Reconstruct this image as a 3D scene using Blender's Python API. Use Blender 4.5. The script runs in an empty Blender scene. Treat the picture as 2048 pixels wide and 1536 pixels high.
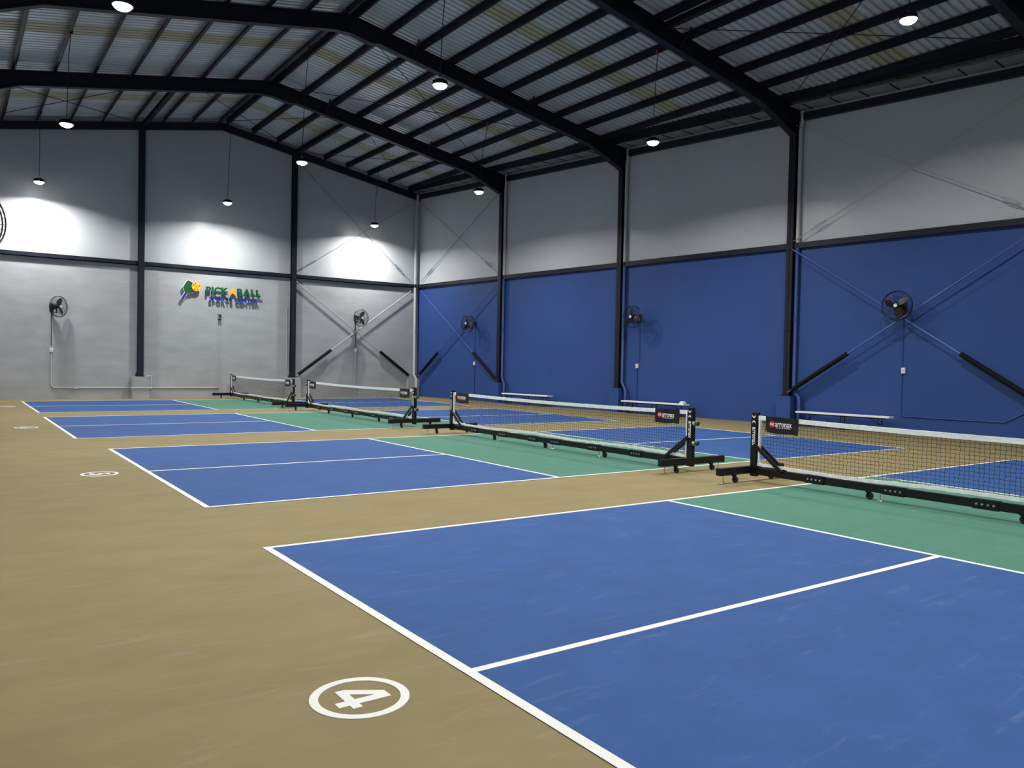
import bpy, bmesh, math, random
from mathutils import Vector, Matrix
random.seed(7)
scene = bpy.context.scene
COL = scene.collection

# ------------------------------------------------------------------ camera
cam_d = bpy.data.cameras.new('camera'); cam = bpy.data.objects.new('camera', cam_d); COL.objects.link(cam)
YAW, PITCH, ROLL, FPX = math.radians(35.4029), math.radians(-1.3898), math.radians(1.1551), 1583.23
fw = Vector((math.sin(YAW)*math.cos(PITCH), math.cos(YAW)*math.cos(PITCH), math.sin(PITCH)))
rt0 = Vector((math.cos(YAW), -math.sin(YAW), 0)); up0 = rt0.cross(fw)
rt = rt0*math.cos(ROLL)+up0*math.sin(ROLL); up = -rt0*math.sin(ROLL)+up0*math.cos(ROLL)
CAM = Vector((-2.0448, -6.2777, 1.5059))
m = Matrix((rt, up, -fw)).transposed().to_4x4(); m.translation = CAM
cam.matrix_world = m
cam_d.sensor_fit = 'HORIZONTAL'; cam_d.sensor_width = 36.0; cam_d.lens = 36.0*FPX/2048.0
cam_d.clip_start = 0.05; cam_d.clip_end = 200
scene.camera = cam

# ------------------------------------------------------------------ world, exposure
wd = bpy.data.worlds.new('night'); scene.world = wd; wd.use_nodes = True
wd.node_tree.nodes['Background'].inputs[0].default_value = (0.03, 0.04, 0.06, 1)
wd.node_tree.nodes['Background'].inputs[1].default_value = 0.3
wd.cycles.sampling_method = 'NONE'
vs = scene.view_settings
vs.view_transform = 'Standard'; vs.look = 'None'; vs.gamma = 1.0; vs.use_curve_mapping = False
vs.exposure = 0.0
cy = scene.cycles
cy.max_bounces = 6; cy.diffuse_bounces = 5; cy.glossy_bounces = 2; cy.transmission_bounces = 0; cy.volume_bounces = 0
cy.caustics_reflective = False; cy.caustics_refractive = False
cy.use_adaptive_sampling = True; cy.adaptive_threshold = 0.04; cy.use_denoising = True
LAMP_W = 318.0
LENS_E = 60.0

# ------------------------------------------------------------------ helpers
def lin(c):
    return tuple(((v/255.0)/12.92 if v <= 10 else ((v/255.0+0.055)/1.055)**2.4) for v in c)

MATS = {}
def mat(name, rgb, rough=0.5, metal=0.0, var=0.0, scale=4.0, stretch=(1, 1, 1), bump=0.0, bscale=60.0, spec=0.5, emit=None, rgb2=None, scuff=0.0):
    if name in MATS: return MATS[name]
    ma = bpy.data.materials.new(name); ma.use_nodes = True
    nt = ma.node_tree; b = nt.nodes['Principled BSDF']
    c = lin(rgb) if max(rgb) > 1.001 else rgb
    b.inputs['Base Color'].default_value = (*c, 1)
    b.inputs['Roughness'].default_value = rough; b.inputs['Metallic'].default_value = metal
    b.inputs['Specular IOR Level'].default_value = spec
    if emit:
        b.inputs['Emission Color'].default_value = (*emit[0], 1); b.inputs['Emission Strength'].default_value = emit[1]
    if var or bump:
        tc = nt.nodes.new('ShaderNodeNewGeometry'); mp = nt.nodes.new('ShaderNodeMapping')
        mp.inputs['Scale'].default_value = stretch
        nt.links.new(tc.outputs['Position'], mp.inputs['Vector'])
    if var:
        nz = nt.nodes.new('ShaderNodeTexNoise'); nz.inputs['Scale'].default_value = scale
        nz.inputs['Detail'].default_value = 3; nz.inputs['Roughness'].default_value = 0.6
        nt.links.new(mp.outputs[0], nz.inputs['Vector'])
        rp = nt.nodes.new('ShaderNodeValToRGB')
        rp.color_ramp.elements[0].position = 0.3; rp.color_ramp.elements[1].position = 0.7
        c2 = lin(rgb2) if rgb2 else tuple(min(1, v*(1+var)) for v in c)
        c1 = tuple(v*(1-var) for v in c)
        rp.color_ramp.elements[0].color = (*c1, 1); rp.color_ramp.elements[1].color = (*c2, 1)
        nt.links.new(nz.outputs[0], rp.inputs[0]); nt.links.new(rp.outputs[0], b.inputs['Base Color'])
    if scuff:
        m2 = nt.nodes.new('ShaderNodeMapping'); m2.inputs['Scale'].default_value = (1.0, 5.0, 1.0); m2.inputs['Rotation'].default_value = (0, 0, 0.5)
        nt.links.new(tc.outputs['Position'], m2.inputs['Vector'])
        n3 = nt.nodes.new('ShaderNodeTexNoise'); n3.inputs['Scale'].default_value = 2.2; n3.inputs['Detail'].default_value = 5; n3.inputs['Roughness'].default_value = 0.72
        n3.inputs['Distortion'].default_value = 0.9
        nt.links.new(m2.outputs[0], n3.inputs['Vector'])
        r3 = nt.nodes.new('ShaderNodeValToRGB'); r3.color_ramp.elements[0].position = 0.56; r3.color_ramp.elements[1].position = 0.72
        nt.links.new(n3.outputs[0], r3.inputs[0])
        mu = nt.nodes.new('ShaderNodeMath'); mu.operation = 'MULTIPLY'; mu.inputs[1].default_value = scuff
        nt.links.new(r3.outputs[0], mu.inputs[0])
        mx = nt.nodes.new('ShaderNodeMixRGB'); mx.inputs[2].default_value = (0.62, 0.62, 0.6, 1)
        nt.links.new(mu.outputs[0], mx.inputs[0]); nt.links.new(rp.outputs[0], mx.inputs[1]); nt.links.new(mx.outputs[0], b.inputs['Base Color'])
    if bump:
        n2 = nt.nodes.new('ShaderNodeTexNoise'); n2.inputs['Scale'].default_value = bscale; n2.inputs['Detail'].default_value = 1
        nt.links.new(mp.outputs[0], n2.inputs['Vector'])
        bp = nt.nodes.new('ShaderNodeBump'); bp.inputs['Strength'].default_value = bump; bp.inputs['Distance'].default_value = 0.01
        nt.links.new(n2.outputs[0], bp.inputs['Height']); nt.links.new(bp.outputs[0], b.inputs['Normal'])
    MATS[name] = ma
    return ma

M_tan = mat('tan_floor_paint', (119, 108, 77), 0.75, spec=0.1, var=0.08, scuff=0.07, scale=1.3, stretch=(1, 2.2, 1))
M_blue = mat('blue_court_paint', (46, 75, 124), 0.75, spec=0.1, scuff=0.05, var=0.07, scale=2.6)
M_green = mat('green_court_paint', (67, 109, 94), 0.75, spec=0.1, scuff=0.05, var=0.05, scale=2.6)
M_line = mat('white_line_paint', (202, 203, 198), 0.6, spec=0.2, var=0.02, scale=9)
M_wblue = mat('blue_wall_paint', (45, 71, 127), 0.46, var=0.05, scale=0.7, spec=0.22)
M_wgrey = mat('grey_wall_paint', (175, 179, 184), 0.31, var=0.03, scale=0.6, bump=0.045, bscale=5, spec=0.34)
M_wlow = mat('grey_plaster_paint', (152, 155, 158), 0.55, spec=0.3, var=0.11, scale=1.1, stretch=(0.7, 1, 1.8), bump=0.08, bscale=3.5)
M_steel = mat('dark_navy_steel', (23, 27, 37), 0.5, spec=0.25)
M_sheet = mat('galvanised_sheet', (192, 198, 203), 0.42, metal=0.25, var=0.10, scale=1.6, stretch=(0.4, 1.3, 1))
M_gut = mat('grey_gutter', (128, 132, 132), 0.5, var=0.08, scale=2)  # slightly mottled grey, set darker than the roof sheets
M_sky = mat('translucent_sheet', (168, 165, 143), 0.5, var=0.08, scale=3)
M_black = mat('black_powder_coat', (11, 12, 14), 0.42, spec=0.35)
M_foam = mat('black_foam', (12, 12, 13), 0.8, spec=0.2, bump=0.3, bscale=40)
M_rub = mat('black_rubber', (18, 18, 19), 0.6)
M_zinc = mat('bright_zinc', (190, 190, 188), 0.3, metal=0.9)
M_white = mat('white_plastic', (214, 217, 220), 0.4)
M_tape = mat('white_net_tape', (232, 234, 234), 0.7, var=0.06, scale=14, bump=0.4, bscale=22)
M_string = mat('black_net_string', (12, 13, 15), 0.8)
M_vinyl = mat('black_vinyl', (16, 17, 20), 0.32, bump=0.5, bscale=14)
M_red = mat('red_print', (205, 40, 52), 0.5)
M_print = mat('white_print', (240, 240, 240), 0.5)
M_knob = mat('green_knob', (44, 88, 50), 0.4)
M_pipeg = mat('grey_pipe_paint', (172, 174, 175), 0.4)
M_pipeb = mat('blue_pipe_paint', (42, 64, 122), 0.4)
M_fan = mat('fan_black_metal', (16, 15, 14), 0.4, metal=0.2)
M_fanb = mat('fan_blade_bronze', (36, 29, 22), 0.4, metal=0.3)
M_cord = mat('black_cord', (20, 20, 22), 0.6)
M_hous = mat('lamp_housing', (40, 42, 48), 0.45, metal=0.4)
M_lens = mat('lamp_lens', (255, 255, 250), 0.3, emit=((1.0, 0.985, 0.95), LENS_E))
M_lens.cycles.emission_sampling = 'NONE'
M_sgreen = mat('sign_green', (8, 76, 43), 0.4)
M_sblue = mat('sign_blue', (15, 38, 140), 0.4)
M_sorange = mat('sign_orange', (240, 160, 30), 0.4)
M_sdark = mat('sign_dark_hole', (70, 46, 10), 0.5)
M_orangepad = mat('red_foot_pad', (150, 70, 48), 0.6)
M_redhook = mat('red_hook', (150, 40, 48), 0.5)

class MB:
    def __init__(s): s.v = []; s.f = []
    def add(s, vs, fs):
        n = len(s.v); s.v += [tuple(p) for p in vs]; s.f += [tuple(i+n for i in f) for f in fs]; return s
    def box(s, x0, x1, y0, y1, z0, z1):
        return s.add([(x, y, z) for z in (z0, z1) for y in (y0, y1) for x in (x0, x1)],
                     [(0, 2, 3, 1), (4, 5, 7, 6), (0, 1, 5, 4), (2, 6, 7, 3), (0, 4, 6, 2), (1, 3, 7, 5)])
    def bar(s, p, q, w, h, upv=(0, 0, 1)):
        p, q = Vector(p), Vector(q); d = (q-p).normalized(); u = Vector(upv)
        if abs(d.dot(u)) > 0.98: u = Vector((1, 0, 0))
        a = d.cross(u).normalized(); b = a.cross(d)
        vs = [c+a*sx*w/2+b*sz*h/2 for c in (p, q) for sx, sz in ((-1, -1), (1, -1), (1, 1), (-1, 1))]
        return s.add(vs, [(3, 2, 1, 0), (4, 5, 6, 7), (0, 1, 5, 4), (1, 2, 6, 5), (2, 3, 7, 6), (3, 0, 4, 7)])
    def tube(s, pts, r, n=8, closed=False, cap=True):
        pts = [Vector(p) for p in pts]; N = len(pts); vs = []; fs = []
        ref = None
        for i, p in enumerate(pts):
            a = pts[(i-1) % N] if (closed or i > 0) else p; b = pts[(i+1) % N] if (closed or i < N-1) else p
            t = (b-a).normalized()
            if ref is None:
                ref = Vector((0, 0, 1)) if abs(t.z) < 0.9 else Vector((1, 0, 0))
            e1 = t.cross(ref).normalized(); ref2 = e1.cross(t); ref = ref2
            rr = r[i] if isinstance(r, (list, tuple)) else r
            vs += [p+(e1*math.cos(2*math.pi*k/n)+ref2*math.sin(2*math.pi*k/n))*rr for k in range(n)]
        M = N if closed else N-1
        for i in range(M):
            j = (i+1) % N
            for k in range(n):
                fs.append((i*n+k, i*n+(k+1) % n, j*n+(k+1) % n, j*n+k))
        if cap and not closed:
            fs.append(tuple(range(n-1, -1, -1))); fs.append(tuple((N-1)*n+k for k in range(n)))
        return s.add(vs, fs)
    def cyl(s, p, q, r0, r1=None, n=14):
        return s.tube([p, q], [r0, r0 if r1 is None else r1], n)
    def lathe(s, prof, n=20, o=(0, 0, 0)):
        vs = []; fs = []
        for (r, z) in prof:
            vs += [(o[0]+r*math.cos(2*math.pi*k/n), o[1]+r*math.sin(2*math.pi*k/n), o[2]+z) for k in range(n)]
        for i in range(len(prof)-1):
            for k in range(n): fs.append((i*n+k, i*n+(k+1) % n, (i+1)*n+(k+1) % n, (i+1)*n+k))
        fs.append(tuple(range(n-1, -1, -1))); fs.append(tuple((len(prof)-1)*n+k for k in range(n)))
        return s.add(vs, fs)
    def prism(s, poly, fr, t):
        """poly of 2-d points mapped by fr(a,b)->point, extruded by vector t"""
        n = len(poly); t = Vector(t); a = [Vector(fr(*p)) for p in poly]
        vs = a+[p+t for p in a]
        fs = [tuple(range(n-1, -1, -1)), tuple(range(n, 2*n))]+[(i, (i+1) % n, n+(i+1) % n, n+i) for i in range(n)]
        return s.add(vs, fs)
    def mesh(s, name, mtl, smooth=False):
        me = bpy.data.meshes.new(name); me.from_pydata(s.v, [], s.f); me.materials.append(mtl)
        bm = bmesh.new(); bm.from_mesh(me); bmesh.ops.recalc_face_normals(bm, faces=bm.faces); bm.to_mesh(me); bm.free()
        if smooth:
            me.polygons.foreach_set('use_smooth', [True]*len(me.polygons))
            me.set_sharp_from_angle(angle=math.radians(40))
        return me
    def build(s, name, mtl, parent=None, world=False, smooth=False):
        if world and parent is not None:
            o = parent.location; s.v = [(p[0]-o[0], p[1]-o[1], p[2]-o[2]) for p in s.v]
        ob = bpy.data.objects.new(name, s.mesh(name, mtl, smooth)); COL.objects.link(ob)
        if parent is not None: ob.parent = parent
        return ob

def put(name, me, parent=None, loc=(0, 0, 0), rz=0.0):
    ob = bpy.data.objects.new(name, me); COL.objects.link(ob)
    if parent is not None: ob.parent = parent
    ob.location = loc; ob.rotation_euler = (0, 0, rz)
    return ob
def tag(o, label=None, cat=None, group=None, kind=None):
    if label: o['label'] = label
    if cat: o['category'] = cat
    if group: o['group'] = group
    if kind: o['kind'] = kind
    return o
def thing(name, label, cat, loc=(0, 0, 0), rz=0.0, group=None):
    o = bpy.data.objects.new(name, None); COL.objects.link(o); o.empty_display_size = 0.2
    o.location = loc; o.rotation_euler = (0, 0, rz)
    return tag(o, label, cat, group)
def copy_tree(o, parent=None):
    c = o.copy(); COL.objects.link(c); c.parent = parent
    for ch in list(o.children): copy_tree(ch, c)
    return c

def glyphs(body, size=1.0, offset=0.0, extrude=0.01):
    """text -> (verts, faces) in its own XY plane, extruded along Z, from the built-in font"""
    cu = bpy.data.curves.new('lettering', 'FONT'); cu.body = body; cu.size = size; cu.offset = offset
    cu.extrude = extrude; cu.resolution_u = 3
    ob = bpy.data.objects.new('lettering', cu); COL.objects.link(ob)
    bpy.context.view_layer.update()
    dg = bpy.context.evaluated_depsgraph_get()
    me = bpy.data.meshes.new_from_object(ob.evaluated_get(dg))
    vs = [tuple(v.co) for v in me.vertices]; fs = [tuple(p.vertices) for p in me.polygons]
    bpy.data.objects.remove(ob); bpy.data.meshes.remove(me); bpy.data.curves.remove(cu)
    return vs, fs
def bounds2(vs):
    xs = [v[0] for v in vs]; ys = [v[1] for v in vs]
    return min(xs), max(xs), min(ys), max(ys)
def fit(vs, x0, x1, y0, y1):
    a, b, c, d = bounds2(vs)
    return [(x0+(v[0]-a)/(b-a)*(x1-x0), y0+(v[1]-c)/(d-c)*(y1-y0), v[2]) for v in vs]

# ------------------------------------------------------------------ site geometry
RIDGE_X, RIDGE_Z, SL = 6.5, 10.56, 0.180
def zr(x): return RIDGE_Z-SL*abs(x-RIDGE_X)          # top of rafters
PUR = 0.19                                           # purlin depth
YB = 25.25                                           # front of the girt on the far gable wall
WALL_Y = YB+0.11
ANG = math.atan(0.1)
NB = Vector((math.cos(ANG), math.sin(ANG), 0)); DB = Vector((-math.sin(ANG), math.cos(ANG), 0))
A0 = Vector((15.06, YB, 0))
def Wp(s, out, z):                                   # skewed right wall: s from the far corner, out into the hall
    p = A0-DB*s-NB*out; return Vector((p.x, p.y, z))
def bandx(y): return 15.06+0.1*(YB-y)
WALL_OUT = -0.11
S_MAX = 38.0
YF = -12.6
XL = -2.42
FR_Y = [19.54, 13.37, 7.19, 1.02, -5.15, -11.32]
COL_S = [(YB-y)/math.cos(ANG) for y in FR_Y]
BAND0, BAND1 = 4.86, 5.01

# ---- floor
fl = MB().box(XL-0.3, 20.2, YF-0.3, YB+0.5, -0.2, 0.0).build('floor', M_tan); tag(fl, 'tan painted sports hall floor', None, kind='structure')

# ---- far gable wall
def gable(name, y0, y1, label):
    w = MB().box(XL-0.2, 20.0 if y0 < 0 else 15.4, y0, y1, 0, BAND0+0.05).build(name, M_wlow); tag(w, label, kind='structure')
    xr = 20.0 if y0 < 0 else 15.4
    poly = [(XL-0.2, BAND0+0.05), (xr, BAND0+0.05), (xr, zr(xr)+PUR-0.01), (RIDGE_X, zr(RIDGE_X)+PUR-0.01), (XL-0.2, zr(XL-0.2)+PUR-0.01)]
    MB().prism(poly, lambda a, b: (a, y0, b), (0, y1-y0, 0)).build('upper_wall', M_wgrey, w)
    return w
wb = gable('wall_back', WALL_Y, WALL_Y+0.2, 'grey far gable wall')
wf = gable('wall_front', YF-0.2, YF, 'grey gable wall behind the viewer')
for x0, x1 in ((XL, 3.55), (3.75, 9.26), (9.46, 14.95)):
    g = MB().box(x0, x1, YB, WALL_Y, BAND0, BAND1)
    g.box(x0, x1, YB+0.0, WALL_Y, BAND0+0.0, BAND0+0.02).build('girt', M_steel, wb)
for cx in (3.65, 9.36):
    MB().box(cx-0.1, cx+0.1, YB-0.06, YB-0.045, 0.8, zr(cx)-0.1).box(cx-0.1, cx+0.1, WALL_Y-0.02, WALL_Y, 0.8, zr(cx)-0.1).box(cx-0.012, cx+0.012, YB-0.05, WALL_Y, 0.8, zr(cx)-0.1)\
        .box(cx-0.13, cx+0.13, YB-0.1, WALL_Y, 0.8, 0.83)\
        .prism([(-0.1, 0.83), (-0.2, 0.83), (-0.1, 1.05)], lambda a, b, cx=cx: (cx+a, YB-0.055, b), (0, 0.02, 0)).build('gable_column', M_steel, wb)
    MB().box(cx-0.29, cx+0.29, YB-0.18, WALL_Y, 0, 0.8).build('plinth', M_wlow, wb)
for sx, xe in ((1, 15.1), (-1, XL)):
    MB().prism([(RIDGE_X, zr(RIDGE_X)-0.0), (xe, zr(xe)), (xe, zr(xe)-0.26), (RIDGE_X, zr(RIDGE_X)-0.26)], lambda a, b: (a, YB-0.04, b), (0, 0.14, 0)).build('gable_rafter', M_steel, wb)

# ---- skewed right wall
def wall_prism(s0, s1, z0, z1a, z1b, out0, out1, mtl, name, parent=None):
    v = [Wp(s0, out0, z0), Wp(s1, out0, z0), Wp(s1, out1, z0), Wp(s0, out1, z0), Wp(s0, out0, z1a), Wp(s1, out0, z1b), Wp(s1, out1, z1b), Wp(s0, out1, z1a)]
    return MB().add(v, [(0, 1, 2, 3), (4, 7, 6, 5), (0, 4, 5, 1), (1, 5, 6, 2), (2, 6, 7, 3), (3, 7, 4, 0)]).build(name, mtl, parent)
wr = wall_prism(-0.3, S_MAX, 0, BAND0+0.05, BAND0+0.05, WALL_OUT, WALL_OUT-0.2, M_wblue, 'wall_right'); tag(wr, 'long blue side wall with grey upper part', kind='structure')
def eave(s): return 8.83-0.0274*s
wall_prism(-0.3, S_MAX, BAND0+0.05, zr(bandx(YB))+PUR, zr(bandx(YB-S_MAX))+PUR, WALL_OUT, WALL_OUT-0.2, M_wgrey, 'upper_wall', wr)
edges = [0.0]+COL_S+[S_MAX]
for a, b in zip(edges[:-1], edges[1:]):
    wall_prism(a+(0.1 if a > 0 else 0.0), b-0.1, BAND0, BAND1, BAND1, 0.0, WALL_OUT, M_steel, 'girt', wr)
    # eave strut, gutter with straps
    s0, s1 = a+(0.12 if a > 0 else -0.05), b-0.12
    def sl_prism(za0, za1, zb0, zb1, o0, o1, mtl, name):
        v = [Wp(s0, o0, za0), Wp(s1, o0, zb0), Wp(s1, o1, zb0), Wp(s0, o1, za0), Wp(s0, o0, za1), Wp(s1, o0, zb1), Wp(s1, o1, zb1), Wp(s0, o1, za1)]
        return MB().add(v, [(0, 1, 2, 3), (4, 7, 6, 5), (0, 4, 5, 1), (1, 5, 6, 2), (2, 6, 7, 3), (3, 7, 4, 0)]).build(name, mtl, wr)
    e0, e1 = eave(s0), eave(s1)
    sl_prism(e0, e0+0.2, e1, e1+0.2, 0.02, WALL_OUT, M_steel, 'eave_strut')
    sl_prism(e0+0.3, e0+0.315, e1+0.3, e1+0.315, 0.47, WALL_OUT, M_gut, 'gutter')
    n = int((s1-s0)/0.77)
    for i in range(n):
        ss = s0+0.35+i*0.77; ez = eave(ss)
        MB().bar(Wp(ss, -0.1, ez+0.292), Wp(ss, 0.47, ez+0.292), 0.035, 0.012).build('gutter_strap', M_steel, wr)
for k, s in enumerate([0.05]+COL_S):
    if k == 0: continue
    wall_prism(s-0.21, s+0.21, 0, 0.8, 0.8, 0.16, WALL_OUT, M_wblue, 'plinth', wr)
MB().box(14.62, 15.2, YB-0.1, WALL_Y, 0, 0.8).build('plinth', M_wlow, wb)

# ---- left wall and front hall closing (outside the view)
wl = MB().box(XL-0.2, XL, YF, WALL_Y, 0, 9.1).build('wall_left', M_wgrey); tag(wl, 'grey side wall on the left', kind='structure')

# ------------------------------------------------------------------ roof
ce = thing('ceiling', 'pitched corrugated metal roof on dark purlins', None, (RIDGE_X, 0, 0)); ce['kind'] = 'structure'
SW = 6.17/8
def sheet_profile():
    pts = []; pitch = SW/4
    for i in range(4):
        y = i*pitch
        pts += [(y, 0.0), (y+pitch-0.078, 0.0), (y+pitch-0.062, 0.045), (y+pitch-0.016, 0.045)]
    pts.append((SW+0.004, 0.0))
    return pts
def sheet_mesh(name, sx, xe, mtl):
    pr = sheet_profile(); mb = MB(); n = len(pr)
    v = []
    for x in (RIDGE_X, xe):
        v += [(x-RIDGE_X, y-SW/2, zr(x)+PUR+z) for y, z in pr]
    v2 = [(p[0], p[1], p[2]+0.002) for p in v]
    mb.add(v, [(i, i+1, n+i+1, n+i) for i in range(n-1)])
    return mb.mesh(name, mtl)
SHR = {0: sheet_mesh('roof_sheet', 1, 20.2, M_sheet), 1: sheet_mesh('roof_sheet', 1, 20.2, M_sky)}
SHL = {0: sheet_mesh('roof_sheet', -1, XL-0.3, M_sheet), 1: sheet_mesh('roof_sheet', -1, XL-0.3, M_sky)}
k = 0
y = 19.54+3.085+4*SW
while y > YF-0.2:
    i = round((y-(19.54+3.085))/SW)
    sky = 1 if (i % 8) == 0 else 0
    put('roof_sheet', SHR[sky], ce, (0, y, 0)); put('roof_sheet', SHL[sky], ce, (0, y, 0))
    y -= SW
# purlins: one length per bay and line
bays = [(YB-0.02, FR_Y[0])]+[(FR_Y[i], FR_Y[i+1]) for i in range(len(FR_Y)-1)]+[(FR_Y[-1], YF)]
px = [6.37-1.0*i for i in range(9)]+[6.63+0.985*i for i in range(13)]
def purlin_mb(x, y0, y1, side, z=None):
    mb = MB(); z0 = zr(x)+0.004 if z is None else z
    mb.box(x-0.004, x+0.004, y1, y0, z0, z0+PUR-0.012)
    mb.box(x-0.065 if side < 0 else x, x if side < 0 else x+0.065, y1, y0, z0, z0+0.006)
    mb.box(x if side < 0 else x-0.065, x+0.065 if side < 0 else x, y1, y0, z0+PUR-0.03, z0+PUR-0.024)
    return mb
for (ya, yb) in bays:
    for x in px:
        if x < XL: continue
        side = 1 if x > RIDGE_X else -1
        a = ya
        if x > 13.5:
            ylim = YB-(x+0.54-15.06)/0.1
            if ylim < yb+0.3: continue
            a = min(ya, ylim)
        purlin_mb(x, a, yb, side).build('purlin', M_steel, ce, world=True)
    # eave purlin, parallel to the skewed wall
    a, b = Vector((bandx(ya)-0.52, ya, 0)), Vector((bandx(yb)-0.52, yb, 0))
    a.z = zr(a.x)+0.03; b.z = zr(b.x)+0.03
    mb = MB().bar(a+Vector((0, 0, 0.04)), b+Vector((0, 0, 0.04)), 0.01, 0.26); d = Vector((0, 0, 0.09))
    mb.bar(a-d, b-d, 0.07, 0.008).build('purlin', M_steel, ce, world=True)
# longitudinal struts in the braced bays
for (x, ya, yb) in ((3.70, YB, FR_Y[0]), (9.42, YB, FR_Y[0]), (11.68, FR_Y[2], FR_Y[3])):
    z0 = zr(x)-0.16
    MB().box(x-0.07, x+0.07, yb, ya, z0, z0+0.012).box(x-0.006, x+0.006, yb, ya, z0, z0+0.15).box(x-0.07, x+0.07, yb, ya, z0+0.14, z0+0.152).build('strut', M_steel, ce, world=True)
# roof brace rods
def rod(x0, y0, x1, y1, dz=-0.03):
    MB().tube([(x0, y0, zr(x0)+dz), (x1, y1, zr(x1)+dz)], 0.011, 6).build('brace_rod', M_steel, ce, world=True)
F0, F1, F2, F3 = FR_Y[:4]
for a in ((-1.9, F0, 3.6, YB), (3.6, F0, -1.9, YB), (3.8, F0, 9.3, YB), (9.3, F0, 3.8, YB), (9.5, F0, 14.4, YB), (14.4, F0, 9.5, YB),
          (6.6, F1, 14.9, F0), (15.4, F1, 6.7, F0), (11.8, F2, 17.1, F3), (16.5, F2, 11.8, F3)):
    rod(*a, dz=-0.06 if (a[0]-a[2]) > 0 else -0.035)

# ------------------------------------------------------------------ portal frames
def i_strip(stations, y, name, parent, flange=0.2):
    """stations: (x, ztop, zbot) ; plate girder in the plane y"""
    mb = MB(); top = [(x, t) for x, t, b in stations]; bot = [(x, b) for x, t, b in stations]
    for i in range(len(stations)-1):
        (x0, t0, b0), (x1, t1, b1) = stations[i], stations[i+1]
        mb.prism([(x0, b0), (x1, b1), (x1, t1), (x0, t0)], lambda a, b: (a, y-0.006, b), (0, 0.012, 0))
        for (za, zb) in ((t0, t1), (b0, b1)):
            sgn = -1 if za == t0 else 1
            mb.prism([(x0, za), (x1, zb), (x1, zb+0.015*sgn), (x0, za+0.015*sgn)], lambda a, b: (a, y-flange/2, b), (0, flange, 0))
    return mb.build(name, M_steel, parent, world=True)
order = ['nearest the far gable wall', 'second from the far gable wall', 'third from the far gable wall', 'fourth from the far gable wall, cut off at upper right']
for i, y in enumerate(FR_Y):
    lab = ('dark steel portal frame '+order[i]) if i < 4 else 'dark steel portal frame out of the picture, %s of two overhead behind' % ('nearer' if i == 4 else 'farther')
    t = thing('portal_frame', lab, 'steel frame', (RIDGE_X, y, 0), group='portal frames')
    xc = bandx(y)-0.05
    h = xc-1.45
    i_strip([(RIDGE_X, zr(RIDGE_X), zr(RIDGE_X)-0.49), (7.05, zr(7.05), zr(7.05)-0.50), (7.3, zr(7.3), zr(7.3)-0.42), (h, zr(h), zr(h)-0.42), (xc+0.02, zr(xc), zr(xc)-0.76)], y, 'rafter', t)
    i_strip([(-2.05, zr(-2.05), zr(-2.05)-0.78), (-0.46, zr(-0.46), zr(-0.46)-0.42), (6.05, zr(6.05), zr(6.05)-0.42), (RIDGE_X, zr(RIDGE_X), zr(RIDGE_X)-0.49)], y, 'rafter', t)
    for x0, x1, zt in ((xc, xc+0.14, zr(xc)-0.0), (-2.35, -2.05, zr(-2.05))):
        mb = MB().box(x0, x0+0.014, y-0.1, y+0.1, 0.8, zt).box(x1-0.014, x1, y-0.1, y+0.1, 0.8, zt).box(x0, x1, y-0.006, y+0.006, 0.8, zt)
        mb.box(x0-0.05, x1, y-0.13, y+0.13, 0.8, 0.825)
        for zz in (2.6, 4.95, zt-0.75): mb.box(x0, x1, y-0.1, y+0.1, zz, zz+0.012)
        mb.build('column', M_steel, t, world=True)
    for xx in (8.6, 12.5):
        MB().bar((xx-0.3, y-0.02, zr(xx-0.3)-0.4), (xx-0.3, y-0.45, zr(xx-0.3)+0.02), 0.03, 0.03).build('fly_brace', M_steel, t, world=True)

# ------------------------------------------------------------------ lamps
def lamp_proto():
    t = thing('pendant_lamp', 'lamp', 'lamp')
    pr = [(0.05, 0.13), (0.09, 0.12), (0.1, 0.05), (0.15, 0.045), (0.165, 0.03), (0.165, 0.0), (0.15, 0.0)]
    MB().lathe(list(reversed(pr)), 24).build('housing', M_hous, t, smooth=True)
    fin = MB()
    for k in range(16):
        a = 2*math.pi*k/16; fin.bar((0.09*math.cos(a), 0.09*math.sin(a), 0.08), (0.15*math.cos(a), 0.15*math.sin(a), 0.065), 0.004, 0.05)
    fin.build('cooling_fins', M_hous, t)
    MB().lathe([(0.0005, -0.075), (0.05, -0.071), (0.095, -0.055), (0.128, -0.03), (0.148, 0.001), (0.0005, 0.002)], 24).build('lens', M_lens, t, smooth=True)
    MB().tube([(0.02*math.cos(a*math.pi/4), 0, 0.155+0.025*math.sin(a*math.pi/4)) for a in range(8)], 0.005, 6, closed=True).build('hook', M_zinc, t)
    return t
proto = lamp_proto()
LAMPS = [(78, 364, 'leftmost lit high bay pendant lamp, low beside the far gable wall'), (133, 249, 'lit high bay pendant lamp in left row, in front of the far roof frame'),
         (245, 12, 'lit high bay pendant lamp cut close to the top edge at upper left'), (455, 406, 'lit high bay pendant lamp above the wall sign'),
         (604, 325, 'lit high bay pendant lamp under ridge, before the second gable column'), (880, 171, 'lit high bay pendant lamp in the middle of the roof, before second frame'),
         (749, 451, 'lit high bay pendant lamp low beside the far right corner'), (958, 384, 'lit high bay pendant lamp before the first side wall column'),
         (1306, 285, 'lit high bay pendant lamp before the grey upper side wall'), (1817, 40, 'biggest lit high bay pendant lamp at upper right')]
def on_z(pxl, pyl, z):
    d = fw+rt*((pxl-1024)/FPX)-up*((pyl-768)/FPX)
    return CAM+d*((z-CAM.z)/d.z)
spots = []
for (a, b, lab) in LAMPS:
    p = on_z(a, b, 8.0 if a > 1700 else 7.2); spots.append((p, lab))
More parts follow.
